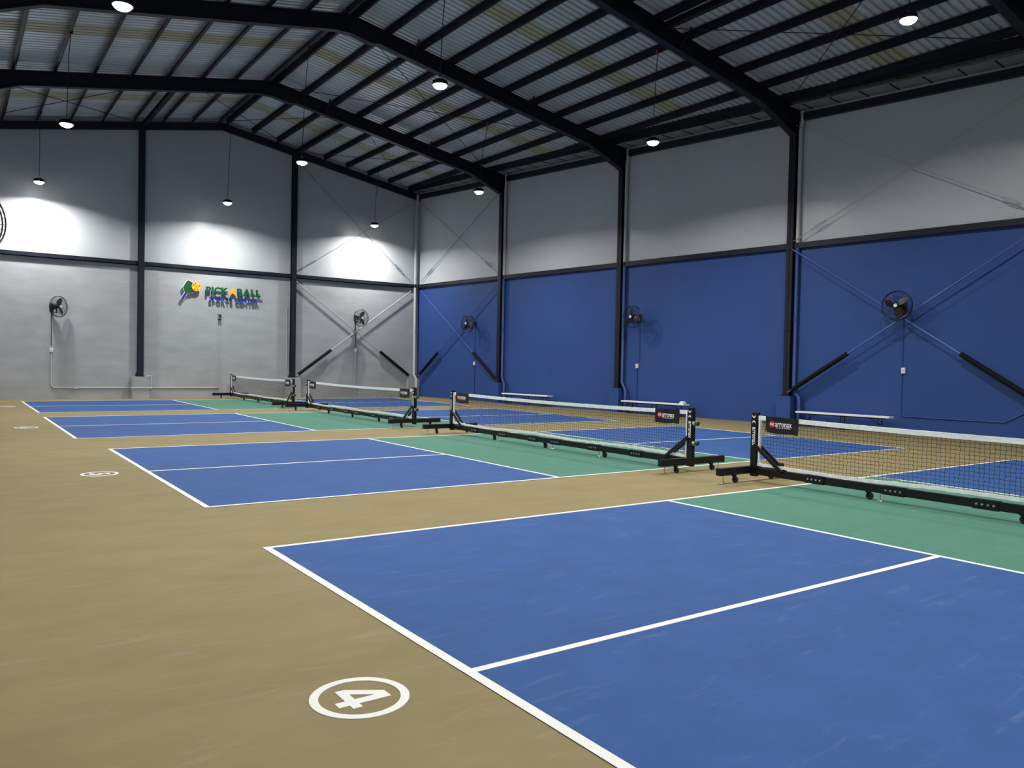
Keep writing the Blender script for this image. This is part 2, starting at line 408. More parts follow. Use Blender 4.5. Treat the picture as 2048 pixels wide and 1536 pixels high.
for yy in (0.3, -7.7):
    for xx in (0.3, 6.2, 12.4):
        if yy > 0 and xx > 12: continue
        spots.append((Vector((xx, yy, 7.2)), 'lit high bay pendant lamp overhead out of the picture, %s row, %s the viewer' % ("left" if xx < 3 else ("ridge" if xx < 8 else "right"), "ahead of" if yy > 0 else "behind")))
lamps = [proto]+[copy_tree(proto) for _ in spots[1:]]
for i, (t, (p, lab)) in enumerate(zip(lamps, spots)):
    t.location = p; tag(t, lab, 'lamp', 'high bay pendant lamps')
    near = min(px, key=lambda q: abs(q-p.x)); L = zr(near)-p.z
    dx = near-p.x
    MB().tube([(0, 0, 0.175), (dx*0.15+0.012, 0.01, L*0.4), (dx*0.6-0.01, -0.008, L*0.75), (dx, 0, L+0.02)], 0.009, 6).build('cable', M_cord, t)
    MB().box(dx-0.04, dx+0.04, -0.03, 0.03, L-0.02, L+0.07).build('cable_clamp', M_redhook if i in (7, 8) else M_steel, t)
    ld = bpy.data.lights.new('lamp_light', 'AREA'); ld.shape = 'DISK'; ld.size = 0.28; ld.energy = LAMP_W; ld.spread = math.radians(157); ld.color = (1.0, 0.985, 0.955)
    lo = bpy.data.objects.new('lamp_light', ld); COL.objects.link(lo); lo.parent = t; lo.location = (0, 0, -0.08)

# ------------------------------------------------------------------ courts
def quad(x0, x1, y0, y1, z): return MB().box(x0, x1, y0, y1, 0.0005, z)
LW = 0.05; K0, K1, L = 4.572, 8.839, 13.411
courts = [(0.0, -6.096, 0.0, '4', 'nearest the viewer, cut off at the lower right'), (1.976, 8.015, 0.0556, '5', 'second nearest, beside the circled 5'),
          (10.012, 16.023, -0.1939, '6', 'third nearest'), (17.769, 23.813, -0.1624, '7', 'farthest, along the grey gable wall')]
for (a, b, xo, num, lab) in courts:
    y0, y1 = min(a, b), max(a, b); yc = (y0+y1)/2
    t = thing('pickleball_court', 'painted blue and green pickleball court '+lab, 'court', (xo, yc, 0), group='pickleball courts')
    def part(name, x0, x1, ya, yb, mtl, z):
        quad(xo+x0, xo+x1, ya, yb, z).build(name, mtl, t, world=True)
    for (x0, x1) in ((0, K0), (K1, L)):
        part('service_court', x0, x1, y0, yc, M_blue, 0.003); part('service_court', x0, x1, yc, y1, M_blue, 0.003)
    part('kitchen', K0, K1, y0, y1, M_green, 0.003)
    part('baseline', 0, LW*1.15, y0, y1, M_line, 0.0045); part('baseline', L-LW*1.15, L, y0, y1, M_line, 0.0045)
    part('sideline', 0, L, y0, y0+LW, M_line, 0.0046); part('sideline', 0, L, y1-LW, y1, M_line, 0.0046)
    part('kitchen_line', K0, K0+LW, y0, y1, M_line, 0.0047); part('kitchen_line', K1-LW, K1, y0, y1, M_line, 0.0047)
    part('centre_line', 0, K0, yc-LW/2, yc+LW/2, M_line, 0.0048); part('centre_line', K1, L, yc-LW/2, yc+LW/2, M_line, 0.0048)
# court numbers
for (cx, cy, num) in ((-0.54, -3.03, '4'), (-0.475, 5.01, '5'), (-0.75, 12.9, '6'), (-0.70, 20.85, '7')):
    t = thing('court_number', 'white circled number %s painted on the tan floor, %s' % (num, {'4': 'largest, at the bottom of the picture', '5': 'beside the second nearest court', '6': 'beside the third nearest court', '7': 'farthest, at the left edge'}[num]), 'number', (cx, cy, 0), group='court numbers')
    n = 64; R0, R1 = 0.222, 0.182; v = []; f = []
    for i in range(n):
        c, s = math.cos(2*math.pi*i/n), math.sin(2*math.pi*i/n)
        v += [(R0*c, R0*s, 0.003), (R1*c, R1*s, 0.003), (R0*c, R0*s, 0.0), (R1*c, R1*s, 0.0)]
    for i in range(n):
        j = (i+1) % n; f += [(4*i, 4*j, 4*j+1, 4*i+1), (4*i, 4*i+2, 4*j+2, 4*j), (4*i+1, 4*j+1, 4*j+3, 4*i+3)]
    MB().add(v, f).build('ring', M_line, t)
    if num == '4':
        # stem up = +x, reader's left = +y
        # block four as non-overlapping strokes (a = reader's right, b = up)
        mb = MB(); fr = lambda a, b: (b, -a, 0.0); ut = (0, 0, 0.003)
        mb.prism([(0.012, -0.125), (0.062, -0.125), (0.062, -0.076), (0.012, -0.076)], fr, ut)
        mb.prism([(-0.105, -0.076), (0.1, -0.076), (0.1, -0.03), (-0.105, -0.03)], fr, ut)
        mb.prism([(0.012, -0.03), (0.062, -0.03), (0.062, 0.125), (0.012, 0.125)], fr, ut)
        mb.prism([(-0.105, -0.03), (-0.048, -0.03), (0.012, 0.068), (0.012, 0.125), (-0.008, 0.125)], fr, ut)
        mb.build('digit', M_line, t)
    else:
        vs, fs = glyphs(num, 0.3, 0.008, 0.0015)
        vs = fit(vs, -0.08, 0.08, -0.12, 0.12)
        MB().add([(q[1], -q[0], q[2]+0.0015) for q in vs], fs).build('digit', M_line, t)

# ------------------------------------------------------------------ nets
HL = 3.375
def net_proto():
    t = thing('portable_net', 'net', 'net')
    def top_z(y): return 0.885-0.03*(1-(y/HL)**2)
    for s in (-1, 1):
        yo = s*HL
        o = MB().prism([(-0.045, 0.07), (0.045, 0.07), (0.045, 0.80), (0.032, 0.925), (-0.045, 0.925)], lambda a, b: (-0.036, yo+s*a, b), (0.072, 0, 0)).build('post', M_black, t)
        MB().bar((-0.68, yo+s*0.045, 0.155), (0.66, yo+s*0.045, 0.155), 0.075, 0.095).build('foot', M_black, t)
        for sx in (-1, 1):
            MB().bar((sx*0.045, yo-s*0.02, 0.5), (sx*0.045, yo-s*0.46, 0.17), 0.022, 0.045).build('brace', M_black, t)
        # feet hardware
        for (fx, kind) in ((-0.58, 'l'), (-0.36, 'c'), (0.40, 'c'), (0.56, 'l')):
            hardware(t, fx, yo+s*0.045, kind, 0.11)
        MB().box(-0.02, 0.02, yo-s*0.075-0.011, yo-s*0.075+0.011, 0.22, top_z(yo)).build('side_tape', M_tape, t)
        # lettering on the face towards -x, reading downwards
        vs, fs = glyphs('arronax', 0.1, 0.0012, 0.0008)
        vs = fit(vs, 0.0, 0.245, -0.021, 0.026)
        # face frame: letter right -> down, letter up -> -y side
        MB().add([(-0.0372-q[2], yo-q[1]*1.0, 0.73-q[0]) for q in vs], fs).build('lettering', M_print, o)
        e = MB()
        for (za, flip) in ((0.872, 1), (0.80, -1)):
            e.prism([(-0.024, 0.022), (-0.024, -0.004), (0.0, -0.022), (0.024, -0.004), (0.024, 0.022), (0.009, 0.0), (-0.009, 0.0)][::1],
                    lambda a, b, za=za, flip=flip: (-0.0382, yo+a, za+b*flip), (0.001, 0, 0))
        e.build('emblem', M_print, o)
    # ratchets on the post at the -y end
    for zz in (0.70, 0.41):
        o = MB().cyl((0.0, -HL-0.04, zz), (0.0, -HL-0.085, zz), 0.036).build('ratchet', M_zinc, t, smooth=True)
        MB().cyl((0.025, -HL-0.085, zz), (0.025, -HL-0.112, zz), 0.036, 0.033).build('knob', M_knob, o, smooth=True)
        MB().cyl((0.025, -HL-0.112, zz), (0.025, -HL-0.118, zz), 0.022).build('knob_cap', M_rub, o)
    # base beam sections, splice plates and bolts
    for a, b in ((-HL, -2.3), (-2.3, -0.33), (-0.33, 0.33), (0.33, 2.3), (2.3, HL)):
        MB().box(-0.03, 0.03, a+0.004, b-0.004, 0.095, 0.185).build('base_beam', M_black, t)
    for yb in (-2.27, -1.25, -0.24, 0.44, 1.43, 2.45):
        o = MB().box(-0.036, 0.036, yb-0.13, yb+0.13, 0.088, 0.191).build('splice_sleeve', M_black, t)
        for k in (-0.085, -0.03, 0.03, 0.085):
            MB().cyl((-0.036, yb+k, 0.14), (-0.043, yb+k, 0.14), 0.0125, n=8).build('bolt', M_zinc, o)
    for (yy, yl) in ((-1.5, -1.38), (0.1, -0.12), (1.75, 1.6)):
        hardware(t, 0.0, yy, 'c', 0.095); hardware(t, 0.0, yl, 'l', 0.095)
    # netting
    mb = MB(); y0, y1 = -HL+0.09, HL-0.09; st = 0.05; ny = int((y1-y0)/st); nz = 13
    rnd = random.Random(3)
    def node(i, j):
        yy = y0+(y1-y0)*i/ny; zt = top_z(yy)-0.045; zb = 0.235+0.012*math.sin(yy*2.2)
        z = zb+(zt-zb)*j/nz
        zig = 0.006 if (i+j) % 2 else -0.006
        return Vector((0.004*math.sin(i*0.9+j*1.7), yy+zig*0.8+rnd.uniform(-0.003, 0.003), z+rnd.uniform(-0.003, 0.003)))
    grid = [[node(i, j) for j in range(nz+1)] for i in range(ny+1)]
    def strand(p, q, w=0.0021):
        d = (q-p).normalized(); a = Vector((1, 0, 0)); b = d.cross(a).normalized()
        vs = [c+a*sx*w+b*sy*w for c in (p, q) for sx, sy in ((1, 0), (0, 1), (-1, 0), (0, -1))]
        mb.add(vs, [(0, 1, 5, 4), (1, 2, 6, 5), (2, 3, 7, 6), (3, 0, 4, 7)])
    for i in range(ny+1):
        for j in range(nz+1):
            if i < ny and 0 < j: strand(grid[i][j], grid[i+1][j])
            if j < nz and 0 < i < ny: strand(grid[i][j], grid[i][j+1])
    tag(mb.build('net_mesh', M_string, t), kind='stuff')
    def ribbon(zc, h, name, wav, thick=0.012):
        r = MB(); n = 120; vs = []; fs = []; rr = random.Random(5)
        for i in range(n+1):
            yy = -HL+0.05+(2*HL-0.1)*i/n; z = zc(yy)+rr.uniform(-1, 1)*wav; hh = h*(1+rr.uniform(-1, 1)*wav*14)
            xo = rr.uniform(-1, 1)*wav*1.2
            vs += [(xo-thick/2, yy, z-hh/2), (xo+thick/2, yy, z-hh/2), (xo+thick/2, yy, z+hh/2), (xo-thick/2, yy, z+hh/2)]
        for i in range(n):
            for k in range(4): fs.append((4*i+k, 4*i+(k+1) % 4, 4*i+4+(k+1) % 4, 4*i+4+k))
        return r.add(vs, fs).build(name, M_tape, t)
    ribbon(lambda y: top_z(y)-0.027, 0.058, 'top_tape', 0.0012)
    ribbon(lambda y: 0.232+0.012*math.sin(y*2.2)-0.012*abs(y/HL), 0.04, 'bottom_tape', 0.004, 0.016)
    # banners near both ends
    for s, ya in ((1, HL-0.67), (-1, -HL+0.22)):
        yb = ya+0.49; mbn = MB(); n, mz = 10, 5; vs = []; fs = []
        rr = random.Random(11)
        for sx in (-0.016, -0.024):
            for i in range(n+1):
                for j in range(mz+1):
                    yy = ya+(yb-ya)*i/n; z = top_z(yy)+0.006-0.215*j/mz
                    vs.append((sx+0.006*math.sin(i*1.3+j*0.8)*(j/mz), yy, z+0.006*math.sin(i*0.8)*(j/mz)))
        N = (n+1)*(mz+1)
        for q in (0, N):
            for i in range(n):
                for j in range(mz):
                    a = q+i*(mz+1)+j; fs.append((a, a+1, a+mz+2, a+mz+1))
        for i in range(n):
            for j in (0, mz):
                a = i*(mz+1)+j; b = a+mz+1; fs.append((a, b, b+N, a+N))
        for j in range(mz):
            for i in (0, n):
                a = i*(mz+1)+j; b = a+1; fs.append((a, b, b+N, a+N))
        o = mbn.add(vs, fs).build('banner', M_vinyl, t)
        # print: +y is to the viewer's left on this side
        zc = top_z(ya+0.2)-0.095; xx = -0.033
        yc = yb-0.105
        MB().cyl((xx, yc, zc+0.006), (xx-0.001, yc, zc+0.006), 0.043, n=24).build('red_disc', M_red, o)
        e = MB()
        for sgn in (1, -1):
            e.prism([(-0.026, 0.02*sgn), (0.0, 0.0), (0.026, 0.02*sgn), (0.03, 0.007*sgn), (0.0, 0.013*sgn-0.013*sgn), (-0.03, 0.007*sgn)], lambda a, b: (xx-0.0018, yc-a, zc+0.006+b), (-0.0006, 0, 0))
        e.box(xx-0.0024, xx-0.0018, yc-0.012, yc+0.012, zc-0.003, zc+0.015)
        e.build('emblem', M_print, o)
        vs, fs = glyphs('arronax', 0.1, 0.0012, 0.0005)
        vs = fit(vs, 0.0, 0.25, -0.024, 0.03)
        MB().add([(xx-0.001-q[2], yc-0.05-q[0], zc+q[1]) for q in vs], fs).build('lettering', M_print, o)
        l2 = MB(); w = 0
        for wi in (0.03, 0.045, 0.02, 0.06, 0.03):
            l2.box(xx-0.0012, xx-0.0004, yc-0.06-w-wi, yc-0.06-w, zc-0.04, zc-0.034); w += wi+0.008
        l2.build('fine_print', M_print, o)
        MB().cyl((xx-0.001, yb-0.02, zc-0.09), (xx-0.003, yb-0.02, zc-0.09), 0.009, n=8).build('eyelet', M_zinc, o)
    return t
def hardware(t, x, y, kind, ztop):
    if kind == 'c':
        o = MB().box(x-0.022, x+0.022, y-0.022, y+0.022, 0.08, ztop+0.002).bar((x-0.016, y, 0.085), (x-0.016, y-0.02, 0.035), 0.006, 0.03, (1, 0, 0)).bar((x+0.016, y, 0.085), (x+0.016, y-0.02, 0.035), 0.006, 0.03, (1, 0, 0)).build('caster', M_black, t)
        MB().cyl((x-0.014, y-0.02, 0.042), (x+0.014, y-0.02, 0.042), 0.042, n=14).build('wheel', M_rub, o, smooth=True)
    else:
        o = MB().cyl((x, y, 0.01), (x, y, ztop+0.003), 0.007, n=8).build('levelling_foot', M_zinc, t)
        MB().lathe([(0.04, 0.0), (0.04, 0.006), (0.02, 0.014), (0.009, 0.022)], 14, (x, y, 0.0)).build('foot_pad', M_zinc, o, smooth=True)
net = net_proto()
NETS = [((6.80, 0.49-HL), 'black framed portable net nearest the viewer, cut off at the right edge'), ((6.80, 1.62+HL), 'black framed portable net across the court marked 5'),
        ((6.80, 10.08+HL), 'black framed portable net third from the viewer, before the second gable column'), ((6.78, 18.02+HL), 'smallest looking black framed portable net, beside the grey gable wall')]
for i, ((nx, ny_), lab) in enumerate(NETS):
    t = net if i == 0 else copy_tree(net)
    t.location = (nx, ny_, 0.005); tag(t, lab, 'net', 'portable nets')

# ------------------------------------------------------------------ downspouts
def downspout(s, lab, lower, jog=True):
    t = thing('downspout', lab, 'pipe', Wp(s, 0.0, 0), group='downspouts along the side wall')
    e = eave(s)
    MB().tube([Wp(s+0.05, -0.02, e+0.25), Wp(s+0.05, -0.02, e-0.04), Wp(s, -0.035, e-0.22), Wp(s, -0.035, BAND1)], 0.055, 12).build('upper_pipe', M_pipeg, t, world=True, smooth=True)
    MB().tube([Wp(s, -0.035, BAND1), Wp(s, -0.035, BAND0)], 0.0555, 12).build('middle_pipe', M_steel, t, world=True, smooth=True)
    MB().tube([Wp(s, -0.035, BAND0), Wp(s, -0.035, 1.0), Wp(s+0.2, 0.02, 0.74), Wp(s+0.2, 0.02, 0.004)], 0.055, 12).build('lower_pipe', lower, t, world=True, smooth=True)
    for zz in (2.85,):
        MB().tube([Wp(s, -0.035, zz), Wp(s, -0.035, zz+0.1)], 0.063, 12).build('coupling', lower, t, world=True, smooth=True)
names = ['blue and grey downspout beside the first side wall column', 'blue and grey downspout beside the second side wall column', 'blue and grey downspout beside the third side wall column, left of the nearest bench']
for i in range(3):
    downspout(COL_S[i]+0.19, names[i], M_pipeb)
# corner downspout, in front of the corner
t = thing('downspout', 'light grey downspout in the far corner between grey and blue walls', 'pipe', (14.93, YB-0.02, 0), group='downspouts along the side wall')
MB().tube([(14.98, YB-0.02, 9.0), (14.98, YB-0.02, 8.72), (14.93, YB-0.02, 8.52), (14.93, YB-0.02, BAND1)], 0.06, 12).build('upper_pipe', M_pipeg, t, world=True, smooth=True)
MB().tube([(14.93, YB-0.02, BAND1), (14.93, YB-0.02, BAND0)], 0.0605, 12).build('middle_pipe', M_steel, t, world=True, smooth=True)
MB().tube([(14.93, YB-0.02, BAND0), (14.93, YB-0.02, 0.98), (14.98, YB-0.17, 0.8), (14.98, YB-0.17, 0.004)], 0.06, 12).build('lower_pipe', M_pipeg, t, world=True, smooth=True)
MB().tube([(14.93, YB-0.02, 2.9), (14.93, YB-0.02, 3.0)], 0.068, 12).build('coupling', M_pipeg, t, world=True, smooth=True)

# ------------------------------------------------------------------ wall bracing
def lower_brace(p, q, lab, mtl, padto=1.97):
    p, q = Vector(p), Vector(q)                       # p = bottom end
    t = thing('brace_rod', lab, 'brace', p, group='wall brace rods')
    MB().tube([p, q], 0.019, 8).build('rod', mtl, t, world=True, smooth=True)
    f = (padto-p.z)/(q.z-p.z)
    MB().tube([p+(q-p)*0.02, p+(q-p)*f*0.5, p+(q-p)*f], [0.06, 0.064, 0.06], 12).build('foam_sleeve', M_foam, t, world=True, smooth=True)
def upper_brace(p, q, lab, mtl, tb=0.12):
    p, q = Vector(p), Vector(q)                       # p = lower end
    t = thing('brace_rod', lab, 'brace', p, group='wall brace rods')
    MB().tube([p, q], 0.0085, 6).build('rod', mtl, t, world=True, smooth=True)
    d = (q-p).normalized(); c = p+(q-p)*tb; n = Vector((0, 0, 1)).cross(d).normalized(); u = d.cross(n)
    a = c-d*0.16; b = c+d*0.16
    mb = MB()
    for sg in (-1, 1): mb.tube([a, a+d*0.05+u*0.035*sg, b-d*0.05+u*0.035*sg, b], 0.009, 6)
    mb.tube([a-d*0.04+u*0.022*math.cos(k*math.pi/4)+d*0.03*math.sin(k*math.pi/4) for k in range(8)], 0.008, 6, closed=True)
    mb.tube([b+d*0.04+u*0.022*math.cos(k*math.pi/4)+d*0.03*math.sin(k*math.pi/4) for k in range(8)], 0.008, 6, closed=True)
    mb.build('turnbuckle', mtl, t, world=True, smooth=True)
ye = YB-0.02
lower_brace((9.5, ye, 0.87), (14.72, ye, 4.70), 'grey diagonal brace rising right on gable wall, black foam on its foot', M_pipeg)
lower_brace((14.8, ye+0.05, 0.87), (9.46, ye+0.05, 4.74), 'grey diagonal brace rising left on gable wall, black foam on its foot', M_pipeg)
M_rodd = mat('dark_grey_rod', (92, 96, 102), 0.5)
upper_brace((9.48, ye, 5.12), (14.6, ye, 8.5), 'thin grey upper gable wall rod rising right to the corner', M_rodd)
upper_brace((14.72, ye+0.03, 5.14), (9.55, ye+0.03, 9.5), 'thin grey upper gable wall rod rising left towards the ridge', M_rodd)
M_rodb = mat('blue_rod', (60, 88, 156), 0.4)
M_rodl = mat('light_grey_rod', (150, 153, 156), 0.45)
s1, s3, s4 = COL_S[0], COL_S[2], COL_S[3]
lower_brace(Wp(0.25, 0.04, 0.95), Wp(s1-0.12, 0.03, 4.75), 'blue diagonal brace at far end of blue wall, rising towards the viewer', M_rodb)
lower_brace(Wp(s1-0.1, -0.02, 0.86), Wp(0.25, -0.02, 4.72), 'blue diagonal brace at far end of blue wall, rising towards the corner', M_rodb)
lower_brace(Wp(s3+0.1, 0.12, 0.9), Wp(s4-0.12, 0.12, 4.78), 'blue diagonal brace crossing behind the nearest fan, foam foot by the third column', M_rodb)
lower_brace(Wp(s4-0.1, 0.06, 0.88), Wp(s3+0.1, 0.06, 4.82), 'blue diagonal brace crossing behind the nearest fan, foam foot at right edge', M_rodb)
upper_brace(Wp(s1-0.1, 0.0, 5.1), Wp(0.22, 0.0, 8.6), 'thin rod on the far grey upper wall, rising towards the corner', M_rodd)
upper_brace(Wp(0.22, -0.03, 5.15), Wp(s1-0.1, -0.03, 8.35), 'thin rod on the far grey upper wall, rising towards the viewer', M_rodd)
upper_brace(Wp(s4-0.1, 0.07, 5.03), Wp(s3+0.1, 0.07, 8.2), 'thin rod on the nearest grey upper wall, turnbuckle near the right edge', M_rodl)
upper_brace(Wp(s3+0.1, 0.04, 5.05), Wp(s4-0.1, 0.04, 8.0), 'thin rod on the nearest grey upper wall, turnbuckle near the third column', M_rodl)

# ------------------------------------------------------------------ wall fans
def fan_meshes():
    R = 0.355; ms = {}
    mb = MB().cyl((0, 0.0, 0), (0, 0.06, 0), 0.06, 0.085, 16).cyl((0, 0.06, 0), (0, 0.2, 0), 0.085, 0.085, 16).cyl((0, 0.2, 0), (0, 0.24, 0), 0.085, 0.05, 16)
    ms['motor'] = mb.mesh('motor', M_fan, True)
    mb = MB().bar((-0.1, 0.1, 0.0), (-0.1, 0.1, -0.2), 0.012, 0.04).bar((0.1, 0.1, 0.0), (0.1, 0.1, -0.2), 0.012, 0.04).bar((-0.1, 0.1, -0.2), (0.1, 0.1, -0.2), 0.03, 0.014).bar((0, 0.1, -0.2), (0, -0.02, -0.1), 0.03, 0.014)
    ms['yoke'] = mb.mesh('yoke', M_fan)
    mb = MB()
    def ring(r, y, w): mb.tube([(r*math.cos(2*math.pi*k/40), y, r*math.sin(2*math.pi*k/40)) for k in range(40)], w, 5, closed=True)
    ring(R, 0.27, 0.009); ring(R, 0.32, 0.009); ring(0.22, 0.385, 0.004); ring(0.07, 0.41, 0.004); ring(0.22, 0.19, 0.003); ring(0.1, 0.16, 0.004)
    for k in range(36):
        a = 2*math.pi*k/36; b = a+0.16
        P = lambda r, y, an: (r*math.cos(an), y, r*math.sin(an))
        mb.tube([P(0.07, 0.41, a), P(0.22, 0.386, a+0.06), P(0.32, 0.36, a+0.1), P(R, 0.32, b), P(R, 0.27, b)], 0.0026, 4, cap=False)
        mb.tube([P(0.1, 0.16, a), P(0.22, 0.189, a), P(0.32, 0.22, a), P(R, 0.27, a)], 0.0026, 4, cap=False)
    ms['cage'] = mb.mesh('cage', M_fan)
    mb = MB(); n = 6
    vs = []; fs = []
    for i in range(n+1):
        r = 0.05+0.26*i/n; w = 0.035+0.05*math.sin(math.pi*min(1, i/n*0.85+0.1)); sw = 0.06*(i/n)**2
        tw = 0.5-0.25*i/n
        for sgn in (-1, 1):
            vs.append((r, 0.27+sgn*w*math.sin(tw)*0.8, sw+sgn*w*math.cos(tw)))
    for i in range(n): fs.append((2*i, 2*i+1, 2*i+3, 2*i+2))
    vs2 = [(v[0], v[1]+0.004, v[2]) for v in vs]; N = len(vs)
    fs += [tuple(N+k for k in reversed(f)) for f in fs[:n]]
    mb.add(vs+vs2, fs); ms['blade'] = mb.mesh('blade', M_fanb, True)
    ms['hub'] = MB().cyl((0, 0.23, 0), (0, 0.31, 0), 0.05, 0.035, 14).mesh('hub', M_fan, True)
    ms['badge'] = MB().cyl((0, 0.405, 0), (0, 0.416, 0), 0.045, 0.042, 18).mesh('badge', M_white, True)
    return ms
FM = fan_meshes()
def fan(loc, rz, yaw, spin, lab, cord_to=None, cordm=M_cord, reach=0.15):
    """loc on the wall face; local +Y points out of the wall; yaw turns the head about its pivot"""
    t = thing('wall_fan', lab, 'fan', loc, rz, 'wall fans')
    MB().box(-0.06, 0.06, 0.0, 0.015, -0.16, 0.12).box(-0.025, 0.025, 0.015, reach, -0.03, 0.03).cyl((0, reach-0.01, -0.09), (0, reach-0.01, 0.06), 0.022).build('wall_bracket', M_fan, t)
    def head(nm):
        o = put(nm, FM[nm], t, (0, reach, 0), yaw); return o
    mo = head('motor'); head('yoke'); c = head('cage')
    b = head('badge')
    h = head('hub')
    for k in range(3):
        o = bpy.data.objects.new('blade', FM['blade']); COL.objects.link(o); o.parent = h
        o.matrix_local = Matrix.Rotation(spin+2*math.pi*k/3, 4, 'Y')
    if cord_to:
        z1 = cord_to-loc[2]
        MB().tube([(0.0, 0.03, -0.15), (0.01, 0.03, -0.3), (0.0, 0.02, z1*0.6), (0.0, 0.015, z1+0.06)], 0.011, 6).build('cord', cordm, t)
    return t
WF = WALL_Y
fan((0.82, WF, 3.19), math.pi, math.radians(38), 0.3, 'black wall fan on the left half of the gable wall', 1.78, M_cord)
fan((12.15, WF, 3.36), math.pi, math.radians(8), 0.2, 'black wall fan on the gable wall above the crossing braces', 2.05, M_cord)
BW = math.pi/2+ANG
def bfan(s, z, yaw, spin, lab, ct):
    p = Wp(s, WALL_OUT, z); fan(p, BW, yaw, spin, lab, ct, M_pipeb)
bfan(4.1, 3.15, math.radians(6), 1.0, 'black wall fan at the far end of the blue wall', 1.6)
bfan(12.8, 3.14, math.radians(4), 0.9, 'black wall fan on the blue wall just right of the second column', 1.62)
bfan(21.2, 3.14, math.radians(3), -0.2, 'black wall fan nearest the viewer on the blue wall, in front of crossing braces', 1.64)
fan((XL, 4.25, 2.95), -math.pi/2, math.radians(-55), 0.6, 'black wall fan cut off by the left edge of the picture', 1.7, reach=0.405)

# ------------------------------------------------------------------ switches and conduits
def switch(loc, rz, lab):
    t = thing('switch_box', lab, 'switch', loc, rz, 'fan switches')
    MB().box(-0.045, 0.045, 0.0, 0.05, -0.07, 0.07).build('box', M_white, t)
    MB().box(-0.025, 0.025, 0.05, 0.056, -0.03, 0.03).build('plate', M_white, t)
    MB().bar((0, 0.054, -0.014), (0, 0.064, 0.014), 0.02, 0.012).build('rocker', M_pipeg, t)
switch((0.82, WF, 1.7), math.pi, 'white fan switch box on the left half of the gable wall')
switch((12.16, WF, 2.0), math.pi, 'white fan switch box under the gable wall brace crossing')
for s, z, lab in ((4.09, 1.53, 'white fan switch box at the far end of the blue wall'), (12.72, 1.55, 'white fan switch box right of the second blue wall column'), (21.24, 1.56, 'white fan switch box under the nearest blue wall fan')):
    switch(Wp(s, WALL_OUT, z), BW, lab)
def conduit(pts, r, mtl, lab, boxes=()):
    t = thing('conduit', lab, 'conduit', pts[-1], group='wall conduits')
    MB().tube(pts, r, 8).build('tube', mtl, t, world=True, smooth=True)
    for (b0, b1) in boxes:
        MB().box(b0[0], b1[0], b0[1], b1[1], b0[2], b1[2]).build('junction_box', mtl, t, world=True)
yc = WF-0.015
conduit([(0.82, yc, 1.64), (0.82, yc, 0.5), (0.86, yc, 0.42), (0.93, yc, 0.39), (3.34, yc, 0.39)], 0.018, M_pipeg, 'light grey wall conduit running from the left gable fan switch to the plinth', [((1.49, WF-0.05, 0.35), (1.65, WF, 0.43))])
conduit([(4.0, yc, 0.39), (6.47, yc, 0.39)], 0.018, M_pipeg, 'light grey wall conduit right of the first gable column plinth', [((3.94, WF-0.06, 0.34), (4.06, WF, 0.44))])
yq = YB-0.195
conduit([(3.3, yq, 0.39), (4.02, yq, 0.39)], 0.016, M_pipeg, 'light grey conduit across the front of the first gable column plinth')
conduit([(3.85, yq, 0.83), (3.97, yq, 0.83), (3.985, yq, 0.8), (3.985, yq, 0.44)], 0.016, M_pipeg, 'light grey conduit looped over the corner of the first gable column plinth')
conduit([(6.47, yc, 3.0), (6.47, yc, 0.42)], 0.012, M_wlow, 'thin grey painted conduit rising to the bracket below the sign')
conduit([(12.16, yc, 1.94), (12.16, yc, 0.02)], 0.014, M_pipeg, 'light grey conduit dropping from the switch below the gable brace crossing')
conduit([(9.14, yc, 1.2), (9.14, yc, 3.6)], 0.014, M_pipeg, 'light grey conduit left of the second gable column')
conduit([Wp(4.09, -0.094, 1.47), Wp(4.09, -0.094, 0.02)], 0.014, M_pipeb, 'blue conduit at the far end of the blue wall')
conduit([Wp(12.72, -0.094, 1.5), Wp(12.72, -0.094, 0.02)], 0.014, M_pipeb, 'blue conduit behind the middle bench')
conduit([Wp(21.2, -0.094, 1.5), Wp(21.2, -0.094, 0.45), Wp(21.25, -0.094, 0.42), Wp(23.5, -0.094, 0.42), Wp(24.0, -0.094, 0.72)], 0.014, M_pipeb, 'blue conduit bending right along the wall beyond the nearest bench')

# bracket below the sign
t = thing('wall_bracket', 'small black and white bracket on the gable wall below the sign', 'bracket', (6.47, WF, 3.12))
MB().box(6.405, 6.54, WF-0.1, WF, 3.2, 3.22).build('top_plate', M_black, t, world=True)
MB().box(6.42, 6.53, WF-0.03, WF, 3.05, 3.2).build('back_plate', M_white, t, world=True)
MB().box(6.455, 6.515, WF-0.09, WF-0.03, 3.1, 3.17).build('camera_body', M_black, t, world=True)
MB().box(6.41, 6.53, WF-0.1, WF, 3.03, 3.055).build('bottom_plate', M_black, t, world=True)

# ------------------------------------------------------------------ sign
ys = WF-0.12
t = thing('wall_sign', 'green, orange and blue raised letter sign with paddle and ball on gable wall', 'sign', (6.5, WF, 3.9))
AX = math.radians(-30)
def pf(a, b):                                        # paddle frame -> wall x,z
    return (5.325+a*math.cos(AX)-b*math.sin(AX), 4.165+a*math.sin(AX)+b*math.cos(AX))
def paddle_poly(g):
    p = []
    for (cx, cy, r, a0, a1) in ((0.13, 0.16, 0.08, 0, 90), (-0.13, 0.16, 0.08, 90, 180), (-0.13, -0.06, 0.08, 180, 225), (0.13, -0.06, 0.08, 315, 360)):
        seg = [(cx+(r+g)*math.cos(math.radians(a0+(a1-a0)*k/5)), cy+(r+g)*math.sin(math.radians(a0+(a1-a0)*k/5))) for k in range(6)]
        if a0 == 180: seg += [(-0.05-g*0.5, -0.235-g), (0.05+g*0.5, -0.235-g)]
        p += seg
    return p
def wall_fr(y): return lambda a, b: (pf(a, b)[0], y, pf(a, b)[1])
